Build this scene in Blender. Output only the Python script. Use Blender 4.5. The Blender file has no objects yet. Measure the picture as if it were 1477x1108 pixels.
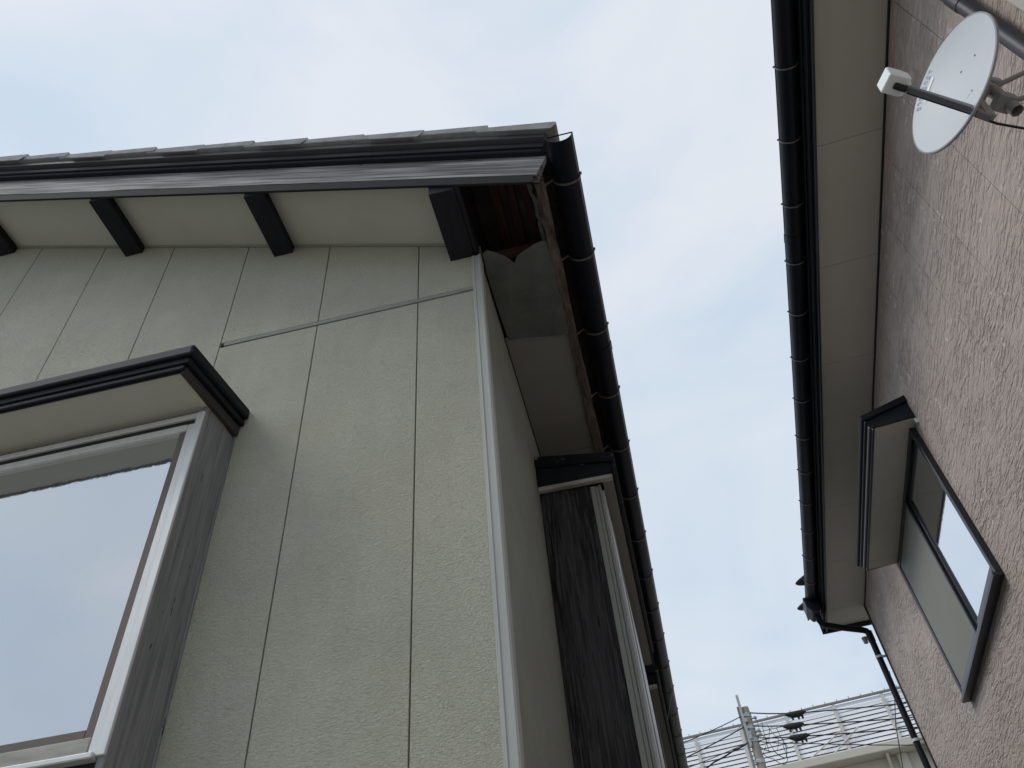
import bpy, bmesh, math, random
from mathutils import Vector, Matrix
random.seed(7)
S = bpy.context.scene
COL = S.collection
R = math.radians

# ------------------------------------------------------------------ camera
F_PX, PITCH, ROLL, YAWL, YAWR = 1153.93, R(46.7117), R(-6.1333), R(8.148), R(11.5698)
EYE = 1.55
cp, sp = math.cos(PITCH), math.sin(PITCH)
fw, up, rt = Vector((0, cp, sp)), Vector((0, -sp, cp)), Vector((1, 0, 0))
cr, sr = math.cos(ROLL), math.sin(ROLL)
rt2 = cr * rt + sr * up
up2 = -sr * rt + cr * up
TURN = Matrix.Rotation(YAWL, 3, 'Z')          # camera azimuth -> left-house axes
rt2, up2, fw = TURN @ rt2, TURN @ up2, TURN @ fw
cam_d = bpy.data.cameras.new('camera')
cam_d.sensor_width = 36.0
cam_d.lens = F_PX / 1477 * 36.0
cam_d.clip_start = 0.05
cam_d.clip_end = 5000
cam = bpy.data.objects.new('camera', cam_d)
COL.objects.link(cam)
cam.matrix_world = Matrix(((rt2.x, up2.x, -fw.x, 0), (rt2.y, up2.y, -fw.y, 0), (rt2.z, up2.z, -fw.z, EYE), (0, 0, 0, 1)))
S.camera = cam
S.render.resolution_x, S.render.resolution_y = 1024, 768

# ------------------------------------------------------------------ sky, sun, exposure
SUN_EL, SUN_AZ = R(50), R(250)               # soft sun behind cloud, behind the camera to the left
w = bpy.data.worlds.new('World'); S.world = w; w.use_nodes = True
nt = w.node_tree; nt.nodes.clear()
def wn(t, **k):
    n = nt.nodes.new(t)
    for a, b in k.items(): setattr(n, a, b)
    return n
sky = wn('ShaderNodeTexSky', sky_type='NISHITA', sun_disc=False)
sky.sun_elevation = SUN_EL; sky.sun_rotation = SUN_AZ
skys = wn('ShaderNodeVectorMath', operation='SCALE'); skys.inputs['Scale'].default_value = 0.11
nt.links.new(sky.outputs[0], skys.inputs[0])
tc = wn('ShaderNodeTexCoord')
mp = wn('ShaderNodeMapping'); mp.inputs['Scale'].default_value = (1.2, 1.2, 2.0)
nt.links.new(tc.outputs['Generated'], mp.inputs[0])
n1 = wn('ShaderNodeTexNoise'); n1.inputs['Scale'].default_value = 2.3; n1.inputs['Detail'].default_value = 5; n1.inputs['Roughness'].default_value = .5; n1.inputs['Distortion'].default_value = .5
nt.links.new(mp.outputs[0], n1.inputs['Vector'])
cr1 = wn('ShaderNodeValToRGB')
cr1.color_ramp.elements[0].position = .36; cr1.color_ramp.elements[0].color = (.595, .705, .825, 1)
cr1.color_ramp.elements[1].position = .64; cr1.color_ramp.elements[1].color = (.772, .815, .875, 1)
sxyz = wn('ShaderNodeSeparateXYZ'); nt.links.new(tc.outputs['Generated'], sxyz.inputs[0])
alt = wn('ShaderNodeMath', operation='MULTIPLY_ADD'); alt.inputs[1].default_value = .30; alt.inputs[2].default_value = -.215
nt.links.new(sxyz.outputs['Z'], alt.inputs[0])               # cloud thins a little toward the horizon
add = wn('ShaderNodeMath', operation='ADD'); nt.links.new(n1.outputs['Fac'], add.inputs[0]); nt.links.new(alt.outputs[0], add.inputs[1])
nt.links.new(add.outputs[0], cr1.inputs[0])
mx = wn('ShaderNodeMix', data_type='RGBA'); mx.inputs[0].default_value = .90
nt.links.new(skys.outputs[0], mx.inputs[6]); nt.links.new(cr1.outputs[0], mx.inputs[7])
bg = wn('ShaderNodeBackground'); bg.inputs[1].default_value = 1.07
nt.links.new(mx.outputs[2], bg.inputs[0])
wo = wn('ShaderNodeOutputWorld'); nt.links.new(bg.outputs[0], wo.inputs[0])

sd = bpy.data.lights.new('sun', 'SUN'); sd.energy = 1.5; sd.angle = R(26); sd.color = (1, .98, .95)
so = bpy.data.objects.new('sun', sd); COL.objects.link(so)
sun_dir = Vector((math.sin(SUN_AZ) * math.cos(SUN_EL), math.cos(SUN_AZ) * math.cos(SUN_EL), math.sin(SUN_EL)))
so.rotation_euler = sun_dir.to_track_quat('Z', 'Y').to_euler(); so.location = (0, -5, 30)
S.view_settings.view_transform = 'Standard'; S.view_settings.look = 'None'
S.view_settings.exposure = 0.0; S.view_settings.gamma = 1.0

# ------------------------------------------------------------------ materials
MATS = {}
def mat(name, base, rough=.6, spec=.4, metal=0.0, var=0.0, var_scale=6.0, var_col=None, stretch=(1, 1, 1),
        brot=0.0, bump=0.0, bump_scale=60.0, bump_stretch=(1, 1, 1), bump_dist=.004, bump_detail=4, distort=0.0, extra=None):
    m = bpy.data.materials.new(name); m.use_nodes = True
    t = m.node_tree; b = t.nodes['Principled BSDF']
    b.inputs['Roughness'].default_value = rough; b.inputs['Metallic'].default_value = metal
    b.inputs['Specular IOR Level'].default_value = spec
    b.inputs['Base Color'].default_value = (*base, 1)
    co = t.nodes.new('ShaderNodeTexCoord')
    colsock = None
    if var > 0:
        mpn = t.nodes.new('ShaderNodeMapping'); mpn.inputs['Scale'].default_value = stretch
        t.links.new(co.outputs['Object'], mpn.inputs[0])
        nz = t.nodes.new('ShaderNodeTexNoise'); nz.inputs['Scale'].default_value = var_scale; nz.inputs['Detail'].default_value = 6; nz.inputs['Roughness'].default_value = .6
        t.links.new(mpn.outputs[0], nz.inputs['Vector'])
        rp = t.nodes.new('ShaderNodeValToRGB')
        rp.color_ramp.elements[0].position = .5 - .5 * min(.9, .35); rp.color_ramp.elements[1].position = .5 + .18
        vc = var_col or tuple(c * .55 for c in base)
        rp.color_ramp.elements[0].color = (*[base[i] * (1 - var) + vc[i] * var for i in range(3)], 1)
        rp.color_ramp.elements[1].color = (*base, 1)
        t.links.new(nz.outputs['Fac'], rp.inputs[0]); colsock = rp.outputs[0]
    if bump > 0:
        mpb = t.nodes.new('ShaderNodeMapping'); mpb.vector_type = 'TEXTURE'; mpb.inputs['Scale'].default_value = tuple(1 / q for q in bump_stretch); mpb.inputs['Rotation'].default_value = (0, brot, 0)
        t.links.new(co.outputs['Object'], mpb.inputs[0])
        nb = t.nodes.new('ShaderNodeTexNoise'); nb.inputs['Scale'].default_value = bump_scale; nb.inputs['Detail'].default_value = bump_detail; nb.inputs['Distortion'].default_value = distort
        t.links.new(mpb.outputs[0], nb.inputs['Vector'])
        bp = t.nodes.new('ShaderNodeBump'); bp.inputs['Strength'].default_value = bump; bp.inputs['Distance'].default_value = bump_dist
        t.links.new(nb.outputs['Fac'], bp.inputs['Height']); t.links.new(bp.outputs[0], b.inputs['Normal'])
    if extra: colsock = extra(t, b, co, colsock) or colsock
    if colsock: t.links.new(colsock, b.inputs['Base Color'])
    MATS[name] = m
    return m
def nmix(t, fac, a, b):
    x = t.nodes.new('ShaderNodeMix'); x.data_type = 'RGBA'
    if isinstance(fac, float): x.inputs[0].default_value = fac
    else: t.links.new(fac, x.inputs[0])
    for s, v in ((6, a), (7, b)):
        if isinstance(v, tuple): x.inputs[s].default_value = (*v, 1)
        else: t.links.new(v, x.inputs[s])
    return x.outputs[2]
SLOPE = math.atan(.397)
def mask(t, co, scale, stretch, lo, hi, detail=5, distort=0.0, rough=.6, rot=0.0):
    mpn = t.nodes.new('ShaderNodeMapping'); mpn.vector_type = 'TEXTURE'; mpn.inputs['Scale'].default_value = tuple(1 / q for q in stretch); mpn.inputs['Rotation'].default_value = (0, rot, 0)
    t.links.new(co.outputs['Object'], mpn.inputs[0])
    nz = t.nodes.new('ShaderNodeTexNoise'); nz.inputs['Scale'].default_value = scale; nz.inputs['Detail'].default_value = detail
    nz.inputs['Distortion'].default_value = distort; nz.inputs['Roughness'].default_value = rough
    t.links.new(mpn.outputs[0], nz.inputs['Vector'])
    mr = t.nodes.new('ShaderNodeMapRange'); mr.inputs[1].default_value = lo; mr.inputs[2].default_value = hi
    t.links.new(nz.outputs['Fac'], mr.inputs[0])
    return mr.outputs[0]
def mul(t, a, b):
    m = t.nodes.new('ShaderNodeMath'); m.operation = 'MULTIPLY'
    t.links.new(a, m.inputs[0])
    if isinstance(b, float): m.inputs[1].default_value = b
    else: t.links.new(b, m.inputs[1])
    return m.outputs[0]

def ex_green(t, b, co, c):
    streak = mask(t, co, 6, (1.8, 1.8, .14), .45, .75)
    c = nmix(t, mul(t, streak, .28), c, (.42, .41, .33))
    grn = mask(t, co, 1.3, (1, 1, 1), .45, .7)
    c = nmix(t, mul(t, grn, .4), c, (.46, .475, .40))
    pale = mask(t, co, 40, (1, 1, 1), .73, .76, 2)
    return nmix(t, mul(t, pale, .5), c, (.62, .62, .58))
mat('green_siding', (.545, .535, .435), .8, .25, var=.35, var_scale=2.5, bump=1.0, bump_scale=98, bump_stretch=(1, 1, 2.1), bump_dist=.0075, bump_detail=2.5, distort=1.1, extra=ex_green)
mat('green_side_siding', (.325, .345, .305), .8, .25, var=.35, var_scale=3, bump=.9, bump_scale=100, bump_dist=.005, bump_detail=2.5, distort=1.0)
mat('joint_dark', (.035, .035, .033), .9, .2)
mat('corner_trim', (.46, .465, .435), .5, .4, var=.2, var_scale=4, stretch=(4, 4, .6))
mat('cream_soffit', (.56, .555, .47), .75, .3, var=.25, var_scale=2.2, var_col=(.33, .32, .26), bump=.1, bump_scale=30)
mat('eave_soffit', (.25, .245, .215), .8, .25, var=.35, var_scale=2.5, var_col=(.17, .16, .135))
mat('cement_board', (.150, .158, .145), .95, .1, var=.4, var_scale=9, var_col=(.05, .052, .045), bump=.4, bump_scale=40, bump_dist=.004,
    extra=lambda t, b, co, c: nmix(t, mul(t, mask(t, co, 16, (1.5, .5, 1), .66, .74, 8), .35), c, (.40, .38, .31)))
def ex_verge(rot):
    def f(t, b, co, c):
        m1 = mask(t, co, 10, (.16, 7, 7), .40, .60, 9, rot=rot, rough=.7)
        c = nmix(t, m1, (.055, .054, .055), (.38, .375, .37))
        m2 = mask(t, co, 3.2, (.35, 1, 4), .42, .60, 3, rot=rot)
        c = nmix(t, mul(t, m2, .7), c, (.06, .056, .06))
        k = mask(t, co, 7, (.8, 1.5, 3), .68, .72, 3, rot=rot)
        return nmix(t, mul(t, k, .85), c, (.022, .02, .02))
    return f
mat('verge_wood', (.2, .19, .19), .7, .3, brot=SLOPE, bump=.6, bump_scale=22, bump_stretch=(.2, 5, 5), bump_dist=.004, bump_detail=7, extra=ex_verge(SLOPE))
mat('fascia_wood', (.2, .19, .19), .7, .3, bump=.5, bump_scale=22, bump_stretch=(.2, 5, 5), bump_dist=.003, bump_detail=7, extra=ex_verge(0))
mat('dark_wood', (.020, .021, .027), .8, .25, var=.6, var_scale=14, stretch=(3, .4, 3), bump=.4, bump_scale=30, bump_stretch=(4, .4, 4))
def ex_post(t, b, co, c):
    g = mask(t, co, 16, (4, 4, .22), .35, .7, 8)
    c = nmix(t, g, (.175, .182, .188), (.315, .325, .332))
    k = mask(t, co, 30, (1.3, 1.3, .25), .69, .71, 3)
    c = nmix(t, k, c, (.012, .011, .012))
    f = mask(t, co, 60, (2, 2, .1), .6, .8, 2)
    return nmix(t, mul(t, f, .4), c, (.40, .39, .39))
mat('grey_post_wood', (.15, .145, .145), .9, .2, bump=.5, bump_scale=40, bump_stretch=(4, 4, .15), bump_dist=.003, bump_detail=6, extra=ex_post)
def ex_charred(t, b, co, c):
    g = mask(t, co, 46, (3.4, 3.4, .06), .35, .68, 10, .1, .7)
    c = nmix(t, g, (.030, .029, .031), (.095, .091, .096))
    h = mask(t, co, 2.6, (1, 1, .30), .30, .50, 3)
    k = mul(t, mask(t, co, 36, (2.6, 2.6, .13), .46, .52, 8, .3, .7), h)
    c = nmix(t, k, c, (.007, .007, .008))
    k2 = mask(t, co, 40, (2.5, 2.5, .10), .62, .66, 4)
    return nmix(t, k2, c, (.006, .006, .006))
mat('charred_wood', (.08, .08, .08), .85, .25, bump=.8, bump_scale=30, bump_stretch=(4, 4, .2), bump_dist=.004, bump_detail=6, extra=ex_charred)
mat('rotten_wood', (.19, .155, .13), .95, .1, var=.9, var_scale=10, var_col=(.03, .024, .02), stretch=(3, .5, 3), bump=.8, bump_scale=40, bump_stretch=(3, .5, 3))
mat('red_lath', (.085, .048, .038), .95, .1, var=.8, var_scale=8, var_col=(.03, .02, .018), stretch=(3, .5, 3))
mat('brown_board', (.07, .055, .05), .95, .1, var=.7, var_scale=8, var_col=(.02, .018, .017))
mat('black_metal', (.008, .010, .014), .6, .18, var=.4, var_scale=7, var_col=(.018, .02, .023))
mat('flaking_black', (.008, .010, .014), .6, .18, extra=lambda t, b, co, c: nmix(t, mul(t, mask(t, co, 22, (.8, 1, 1.4), .63, .66, 6), .8), (.008, .010, .014), (.30, .29, .27)))
mat('pipe_plastic', (.05, .05, .058), .45, .3, var=.3, var_scale=5)
mat('gutter_plastic', (.007, .009, .015), .36, .2, var=.3, var_scale=5, var_col=(.014, .015, .02))
mat('bracket_metal', (.20, .19, .175), .55, .4, metal=.3, var=.6, var_scale=60, var_col=(.06, .055, .05))
mat('slate', (.36, .365, .36), .9, .2, var=.6, var_scale=18, bump=.6, bump_scale=120, bump_dist=.004)
mat('fascia_dark', (.022, .021, .021), .8, .25, var=.6, var_scale=12, stretch=(.4, 3, 3), bump=.3, bump_scale=30)
mat('canopy_side_wood', (.055, .05, .048), .75, .25, var=.6, var_scale=10, stretch=(3, .4, 3), bump=.3, bump_scale=30, bump_stretch=(4, .3, 4))
mat('drip_metal', (.10, .10, .102), .5, .4, var=.5, var_scale=8)
mat('aluminium', (.74, .75, .74), .42, .5, metal=.25, var=.25, var_scale=12, stretch=(3, 3, .5), var_col=(.42, .41, .38))
mat('aluminium_dull', (.30, .30, .27), .5, .4, metal=.2, var=.3, var_scale=8)
mat('worn_sill', (.55, .53, .48), .5, .4, var=.9, var_scale=7, var_col=(.25, .235, .20), stretch=(.6, 2, 2))
mat('brown_gasket', (.17, .14, .125), .6, .3, var=.2)
mat('pebbled_glass', (.55, .55, .56), .35, .6, var=.5, var_scale=90, bump=.8, bump_scale=120, bump_dist=.004)
mat('concrete_ground', (.40, .39, .37), .9, .2, var=.4, var_scale=1.2, bump=.3, bump_scale=40)
mat('earth_ground', (.30, .285, .26), .95, .1, var=.4, var_scale=.5)

def glass_mat(name, refl, diff, bump):
    m = bpy.data.materials.new(name); m.use_nodes = True; t = m.node_tree
    t.nodes.remove(t.nodes['Principled BSDF']); out = t.nodes['Material Output']
    g = t.nodes.new('ShaderNodeBsdfGlossy'); g.inputs['Color'].default_value = (.95, .97, 1, 1); g.inputs['Roughness'].default_value = .035
    d = t.nodes.new('ShaderNodeBsdfDiffuse'); d.inputs['Color'].default_value = (*diff, 1)
    mxs = t.nodes.new('ShaderNodeMixShader')
    fr = t.nodes.new('ShaderNodeLayerWeight'); fr.inputs['Blend'].default_value = .35
    mr = t.nodes.new('ShaderNodeMapRange'); mr.inputs[3].default_value = refl; mr.inputs[4].default_value = min(1, refl + .25)
    t.links.new(fr.outputs['Facing'], mr.inputs[0]); t.links.new(mr.outputs[0], mxs.inputs[0])
    t.links.new(d.outputs[0], mxs.inputs[1]); t.links.new(g.outputs[0], mxs.inputs[2]); t.links.new(mxs.outputs[0], out.inputs[0])
    co = t.nodes.new('ShaderNodeTexCoord'); nz = t.nodes.new('ShaderNodeTexNoise'); nz.inputs['Scale'].default_value = 30; nz.inputs['Detail'].default_value = 3
    t.links.new(co.outputs['Object'], nz.inputs['Vector'])
    bp = t.nodes.new('ShaderNodeBump'); bp.inputs['Strength'].default_value = bump; bp.inputs['Distance'].default_value = .002
    t.links.new(nz.outputs['Fac'], bp.inputs['Height']); t.links.new(bp.outputs[0], g.inputs['Normal'])
    MATS[name] = m
glass_mat('film_glass', .52, (.20, .205, .205), .13)
glass_mat('clear_glass', .78, (.07, .075, .08), .03)

# right house
def ex_taupe(t, b, co, c):
    # horizontal trowel grooves, thin and broken, fading in and out
    def relief(scale, st, dist, lo, hi, det):
        return mask(t, co, scale, (1, st, 1), lo, hi, det, dist, .55)
    r1 = relief(46, .17, .35, .40, .53, 3)
    r2 = relief(110, .22, .3, .38, .55, 2)
    sm = mask(t, co, 4, (1, .4, 1), .30, .60, 3)
    mrr = t.nodes.new('ShaderNodeMapRange'); mrr.inputs[3].default_value = .3; mrr.inputs[4].default_value = 1.0; t.links.new(sm, mrr.inputs[0])
    ad = t.nodes.new('ShaderNodeMath'); ad.operation = 'MULTIPLY_ADD'; t.links.new(r2, ad.inputs[0]); ad.inputs[1].default_value = .35; t.links.new(r1, ad.inputs[2])
    bp = t.nodes.new('ShaderNodeBump'); bp.inputs['Distance'].default_value = .008
    t.links.new(mrr.outputs[0], bp.inputs['Strength'])
    t.links.new(ad.outputs[0], bp.inputs['Height']); t.links.new(bp.outputs[0], b.inputs['Normal'])
    inv = t.nodes.new('ShaderNodeMath'); inv.operation = 'SUBTRACT'; inv.inputs[0].default_value = 1.0; t.links.new(r1, inv.inputs[1])
    c = nmix(t, mul(t, mul(t, inv.outputs[0], mrr.outputs[0]), .28), c, (.24, .20, .18))  # groove floors darkened in colour: depth shade as well as dirt
    big = mask(t, co, 2.2, (1, 1, 1), .46, .66, 3)
    chips = mul(t, mask(t, co, 24, (1, .6, 1), .60, .62, 5), big)
    c = nmix(t, mul(t, chips, .8), c, (.78, .75, .71))
    pits = mask(t, co, 45, (1, .7, 1), .72, .75, 2)
    return nmix(t, mul(t, pits, .6), c, (.18, .16, .15))
mat('taupe_siding', (.50, .415, .365), .62, .3, var=.08, var_scale=3, extra=ex_taupe)
mat('taupe_soffit', (.55, .52, .46), .7, .3, var=.3, var_scale=2, var_col=(.43, .39, .32))
mat('canopy_soffit', (.55, .52, .455), .6, .3, var=.25, var_scale=3)
mat('window_black', (.018, .020, .026), .35, .5, var=.2)
mat('window_grey', (.115, .115, .13), .4, .5, var=.15)
mat('screen_mesh', (.26, .25, .215), .55, .3, var=.15, var_scale=3, bump=.1, bump_scale=300)
mat('white_trim', (.65, .66, .65), .6, .3, var=.2)
mat('beige_duct', (.50, .455, .40), .6, .3, var=.2)
mat('dark_tile', (.03, .032, .038), .35, .5, var=.4, var_scale=10, var_col=(.08, .08, .085))
# dish
mat('dish_white', (.56, .59, .615), .5, .4, var=.12, var_scale=4)
mat('dish_back', (.30, .31, .31), .55, .4, var=.2)
mat('lnb_white', (.74, .77, .77), .4, .5)
mat('mount_grey', (.30, .295, .265), .55, .4, var=.3, var_scale=12)
mat('black_rubber', (.012, .012, .013), .5, .4)
mat('print_blue', (.45, .51, .61), .6, .3)
mat('sticker_white', (.78, .80, .80), .4, .4)
# background
mat('slat_white', (.88, .88, .91), .5, .4, var=.15, var_scale=2, var_col=(.65, .64, .66))
mat('post_beige', (.62, .60, .56), .6, .3, var=.3, var_scale=3)
mat('wall_beige', (.56, .53, .45), .85, .2, var=.25, var_scale=.6, var_col=(.42, .39, .32))
mat('rail_grey', (.24, .22, .205), .6, .4, var=.4, var_scale=2)
mat('dark_backing', (.07, .07, .075), .9, .2)
mat('pole_concrete', (.33, .29, .245), .9, .2, var=.3, var_scale=4)
mat('galvanised', (.42, .44, .45), .45, .5, metal=.5, var=.4, var_scale=8)
mat('cable_black', (.02, .02, .022), .6, .3)

# ------------------------------------------------------------------ mesh helpers
class MB:
    def __init__(s): s.v = []; s.f = []
    def poly8(s, p):
        i = len(s.v); s.v += [tuple(q) for q in p]
        s.f += [tuple(i + k for k in q) for q in ((0, 3, 2, 1), (4, 5, 6, 7), (0, 1, 5, 4), (1, 2, 6, 5), (2, 3, 7, 6), (3, 0, 4, 7))]
        return s
    def box(s, x0, x1, y0, y1, z0, z1):
        return s.poly8([(x0, y0, z0), (x1, y0, z0), (x1, y1, z0), (x0, y1, z0), (x0, y0, z1), (x1, y0, z1), (x1, y1, z1), (x0, y1, z1)])
    def prism(s, pts, axis, a0, a1):
        # pts: 2-D outline; axis 0: (y,z) along x, 1: (x,z) along y, 2: (x,y) along z
        def mk(p, a): return (a, p[0], p[1]) if axis == 0 else (p[0], a, p[1]) if axis == 1 else (p[0], p[1], a)
        i = len(s.v); n = len(pts)
        s.v += [mk(p, a0) for p in pts] + [mk(p, a1) for p in pts]
        s.f += [tuple(range(i, i + n)), tuple(range(i + 2 * n - 1, i + n - 1, -1))]
        s.f += [(i + k, i + (k + 1) % n, i + n + (k + 1) % n, i + n + k) for k in range(n)]
        return s
    def tube(s, path, r, n=8, cap=True):
        P = [Vector(p) for p in path]; rings = []
        rr = r if isinstance(r, (list, tuple)) else [r] * len(P)
        prev = None
        for k, p in enumerate(P):
            t = (P[min(k + 1, len(P) - 1)] - P[max(k - 1, 0)]).normalized()
            if prev is None:
                a = t.cross(Vector((0, 0, 1)));
                if a.length < .05: a = t.cross(Vector((1, 0, 0)))
            else: a = prev - t * prev.dot(t)
            a.normalize(); prev = a; b = t.cross(a)
            i = len(s.v); rings.append(i)
            s.v += [tuple(p + rr[k] * (math.cos(q) * a + math.sin(q) * b)) for q in [2 * math.pi * j / n for j in range(n)]]
        for k in range(len(P) - 1):
            a, b = rings[k], rings[k + 1]
            s.f += [(a + j, a + (j + 1) % n, b + (j + 1) % n, b + j) for j in range(n)]
        if cap:
            s.f += [tuple(range(rings[0], rings[0] + n))[::-1], tuple(range(rings[-1], rings[-1] + n))]
        return s
    def sweep(s, prof, path_fn, stations):
        """prof: list of 2-D pts (closed outline); path_fn(p, t) -> 3-D"""
        n = len(prof); st = []
        for t in stations:
            st.append(len(s.v)); s.v += [tuple(path_fn(p, t)) for p in prof]
        for a, b in zip(st, st[1:]):
            s.f += [(a + j, a + (j + 1) % n, b + (j + 1) % n, b + j) for j in range(n)]
        s.f += [tuple(range(st[0], st[0] + n))[::-1], tuple(range(st[-1], st[-1] + n))]
        return s
    def build(s, name, m, parent=None, origin=(0, 0, 0), bevel=0.0, smooth=False, label=None, kind=None, seg=1):
        me = bpy.data.meshes.new(name)
        ox, oy, oz = origin
        me.from_pydata([(x - ox, y - oy, z - oz) for x, y, z in s.v], [], s.f)
        bm = bmesh.new(); bm.from_mesh(me); bmesh.ops.recalc_face_normals(bm, faces=bm.faces); bm.to_mesh(me); bm.free()
        if smooth:
            for p in me.polygons: p.use_smooth = True
        me.materials.append(MATS[m])
        o = bpy.data.objects.new(name, me); COL.objects.link(o)
        if parent: o.parent = parent
        if bevel:
            b = o.modifiers.new('bevel', 'BEVEL'); b.width = bevel; b.segments = seg; b.limit_method = 'ANGLE'; b.angle_limit = R(40)
        if smooth:
            e = o.modifiers.new('split', 'EDGE_SPLIT'); e.split_angle = R(40)
        if label: o['label'] = label
        if kind: o['kind'] = kind
        return o
def copy(o, parent, loc):
    c = o.copy(); COL.objects.link(c); c.parent = parent; c.location = loc
    return c
def tag(o, label, cat, group=None):
    o['label'] = label; o['category'] = cat
    if group: o['group'] = group
    return o
def empty(name, loc, rz, label, cat, group=None):
    o = bpy.data.objects.new(name, None); COL.objects.link(o); o.location = loc; o.rotation_euler = (0, 0, rz); o.empty_display_size = .2
    return tag(o, label, cat, group)

# ------------------------------------------------------------------ ground
g = MB().box(-900, 900, -900, 900, -.3, 0).build('ground', 'earth_ground'); g['kind'] = 'structure'
g = MB().box(-.36, 1.9, -14, 16, -.1, .02).build('alley_pavement', 'concrete_ground', bevel=.005); g['kind'] = 'structure'

# ================================================================== LEFT HOUSE (axes x along gable, y away, z up)
LO = (-.37, 2.0, 0.0)
LH = empty('house', LO, 0, 'grey-green sided house with weathered wooden gable verge and black eave gutter', 'house')
def L(mb, name, m, parent=None, **k): return mb.build(name, m, parent or LH, LO, **k)
SL = .397
def roofz(x, wv): return wv - SL * x          # height of a line parallel to the roof slope
XR, XL2, YB = -4.3, -8.23, 11.6               # ridge, left wall, back of the house
def mir(x): return 2 * XR - x

# solid walls behind the cladding
core = MB()
core.prism([(XL2 + .02, 0), (-.392, 0), (-.392, roofz(-.392, 4.49)), (XR, roofz(XR, 4.49)), (XL2 + .02, roofz(mir(XL2 + .02), 4.49))], 1, 2.02, YB)
L(core, 'wall', 'joint_dark')
# gable cladding panels with open joints
joints = [-.405] + [-.655 - .455 * k for k in range(17)]
G = .0022
ZT0, ZT1 = 4.318, 4.350       # horizontal joint strip
for k in range(len(joints) - 1):
    x1, x0 = joints[k] - (G if k else 0), joints[k + 1] + G
    if x0 < XL2: x0 = XL2
    if x1 <= x0: break
    def top(x): return roofz(x, 4.495) if x > XR else roofz(mir(x), 4.495)
    def panel(za, zb0, zb1):
        mb = MB()
        if x0 < XR < x1:
            mb.prism([(x0, za), (x1, za), (x1, zb1), (XR, top(XR)), (x0, zb0)], 1, 2.0, 2.016)
        else: mb.prism([(x0, za), (x1, za), (x1, zb1), (x0, zb0)], 1, 2.0, 2.016)
        L(mb, 'siding_panel', 'green_siding', bevel=.0015)
    if k < 3:
        panel(.3, ZT0, ZT0); panel(ZT1, top(x0), top(x1))
    else: panel(.3, top(x0), top(x1))
st = MB().box(-1.545, -.408, 1.998, 2.018, ZT0 + .006, ZT1 - .0045)
L(st, 'joint_strip', 'green_side_siding', bevel=.001)
L(MB().box(-.470, -.408, 1.9955, 1.9975, ZT0 + .008, ZT1 - .004), 'strip_lap', 'green_side_siding')
# little screw patches on the panels
for (px, pz) in ((-.52, 4.28), (-.98, 3.9), (-.80, 3.0), (-1.25, 3.3), (-.47, 2.9), (-1.75, 4.2), (-2.6, 4.9), (-1.50, 4.86), (-1.18, 4.78), (-1.16, 4.62), (-.72, 4.42), (-2.3, 4.55), (-.44, 3.52)):
    mb = MB(); mb.tube([(px, 2.003, pz), (px, 1.9985, pz)], [.006, .0045], 8)
    L(mb, 'screw_cap', 'corner_trim')
# stone plinth
L(MB().box(XL2, -.38, 2.004, 2.03, 0, .294), 'plinth', 'concrete_ground')
# side wall panels
y = 2.035
while y < YB:
    y1 = min(y + .455, YB)
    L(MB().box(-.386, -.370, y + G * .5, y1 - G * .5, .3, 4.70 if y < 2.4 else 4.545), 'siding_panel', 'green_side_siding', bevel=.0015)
    y += .455
# corner trim
ct = MB().box(-.408, -.364, 1.990, 2.001, .3, 4.56).box(-.3700, -.362, 1.988, 2.034, .3, 4.56).box(-.400, -.394, 1.9865, 1.992, .3, 4.56).box(-.374, -.366, 1.985, 1.993, .3, 4.56)
L(ct, 'corner_trim', 'corner_trim', bevel=.0015)

# purlins and verge soffit boards
YV = 1.686
pur = [(-.449 - .907 * k) for k in range(5)]
for k, xc in enumerate(pur):
    hw = .056 if k == 0 else .050
    zb = (4.572 if k == 0 else 4.424 - SL * xc)
    mb = MB().prism([(xc - hw, zb), (xc + hw, zb), (xc + hw, roofz(xc + hw, 4.55)), (xc - hw, roofz(xc - hw, 4.55))], 1, 1.6525, 2.03)
    L(mb, 'purlin', 'dark_wood', bevel=.003)
L(MB().prism([(-.391, 4.575), (-.372, 4.575), (-.372, roofz(-.372, 4.55)), (-.391, roofz(-.391, 4.55))], 1, 1.650, 1.998), 'side_cleat', 'dark_wood', bevel=.002)
for k in range(len(pur) - 1):
    xa, xb = pur[k + 1] + .050, pur[k] - (.056 if k == 0 else .050)
    if xa < XR: xa = XR + .02
    mb = MB().prism([(xa, roofz(xa, 4.500)), (xb, roofz(xb, 4.500)), (xb, roofz(xb, 4.512)), (xa, roofz(xa, 4.512))], 1, YV, 2.012)
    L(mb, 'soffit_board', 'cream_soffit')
    mb = MB().prism([(xa, roofz(xa, 4.490)), (xb, roofz(xb, 4.490)), (xb, roofz(xb, 4.4995)), (xa, roofz(xa, 4.4995))], 1, 1.986, 1.9995)
    L(mb, 'caulk_bead', 'green_side_siding', bevel=.003)
# bargeboard, upper board, drip edge (both slopes)
def slopeboard(name, m, w0, w1, y0, y1, xend, perp=True, bevel=.004, both=True, n=26, jit=0.0):
    for side in (0, 1):
        mb = MB(); rng = random.Random(hash(name) % 97 if False else len(name))
        xs = [xend + (XR - xend) * i / n for i in range(n + 1)]
        def fn(p, x):
            # p: (y, w); end of the board cut square to the slope
            sh = (p[1] - w1) * .30 * max(0, 1 - (xend - x) / .5) if perp else 0
            X = x + sh
            return Vector((X if side == 0 else mir(X), p[0], roofz(X, p[1])))
        mb.sweep([(y0, w0), (y1, w0), (y1, w1), (y0, w1)], fn, xs)
        L(mb, name, m, bevel=bevel)
        if not both: break
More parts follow.
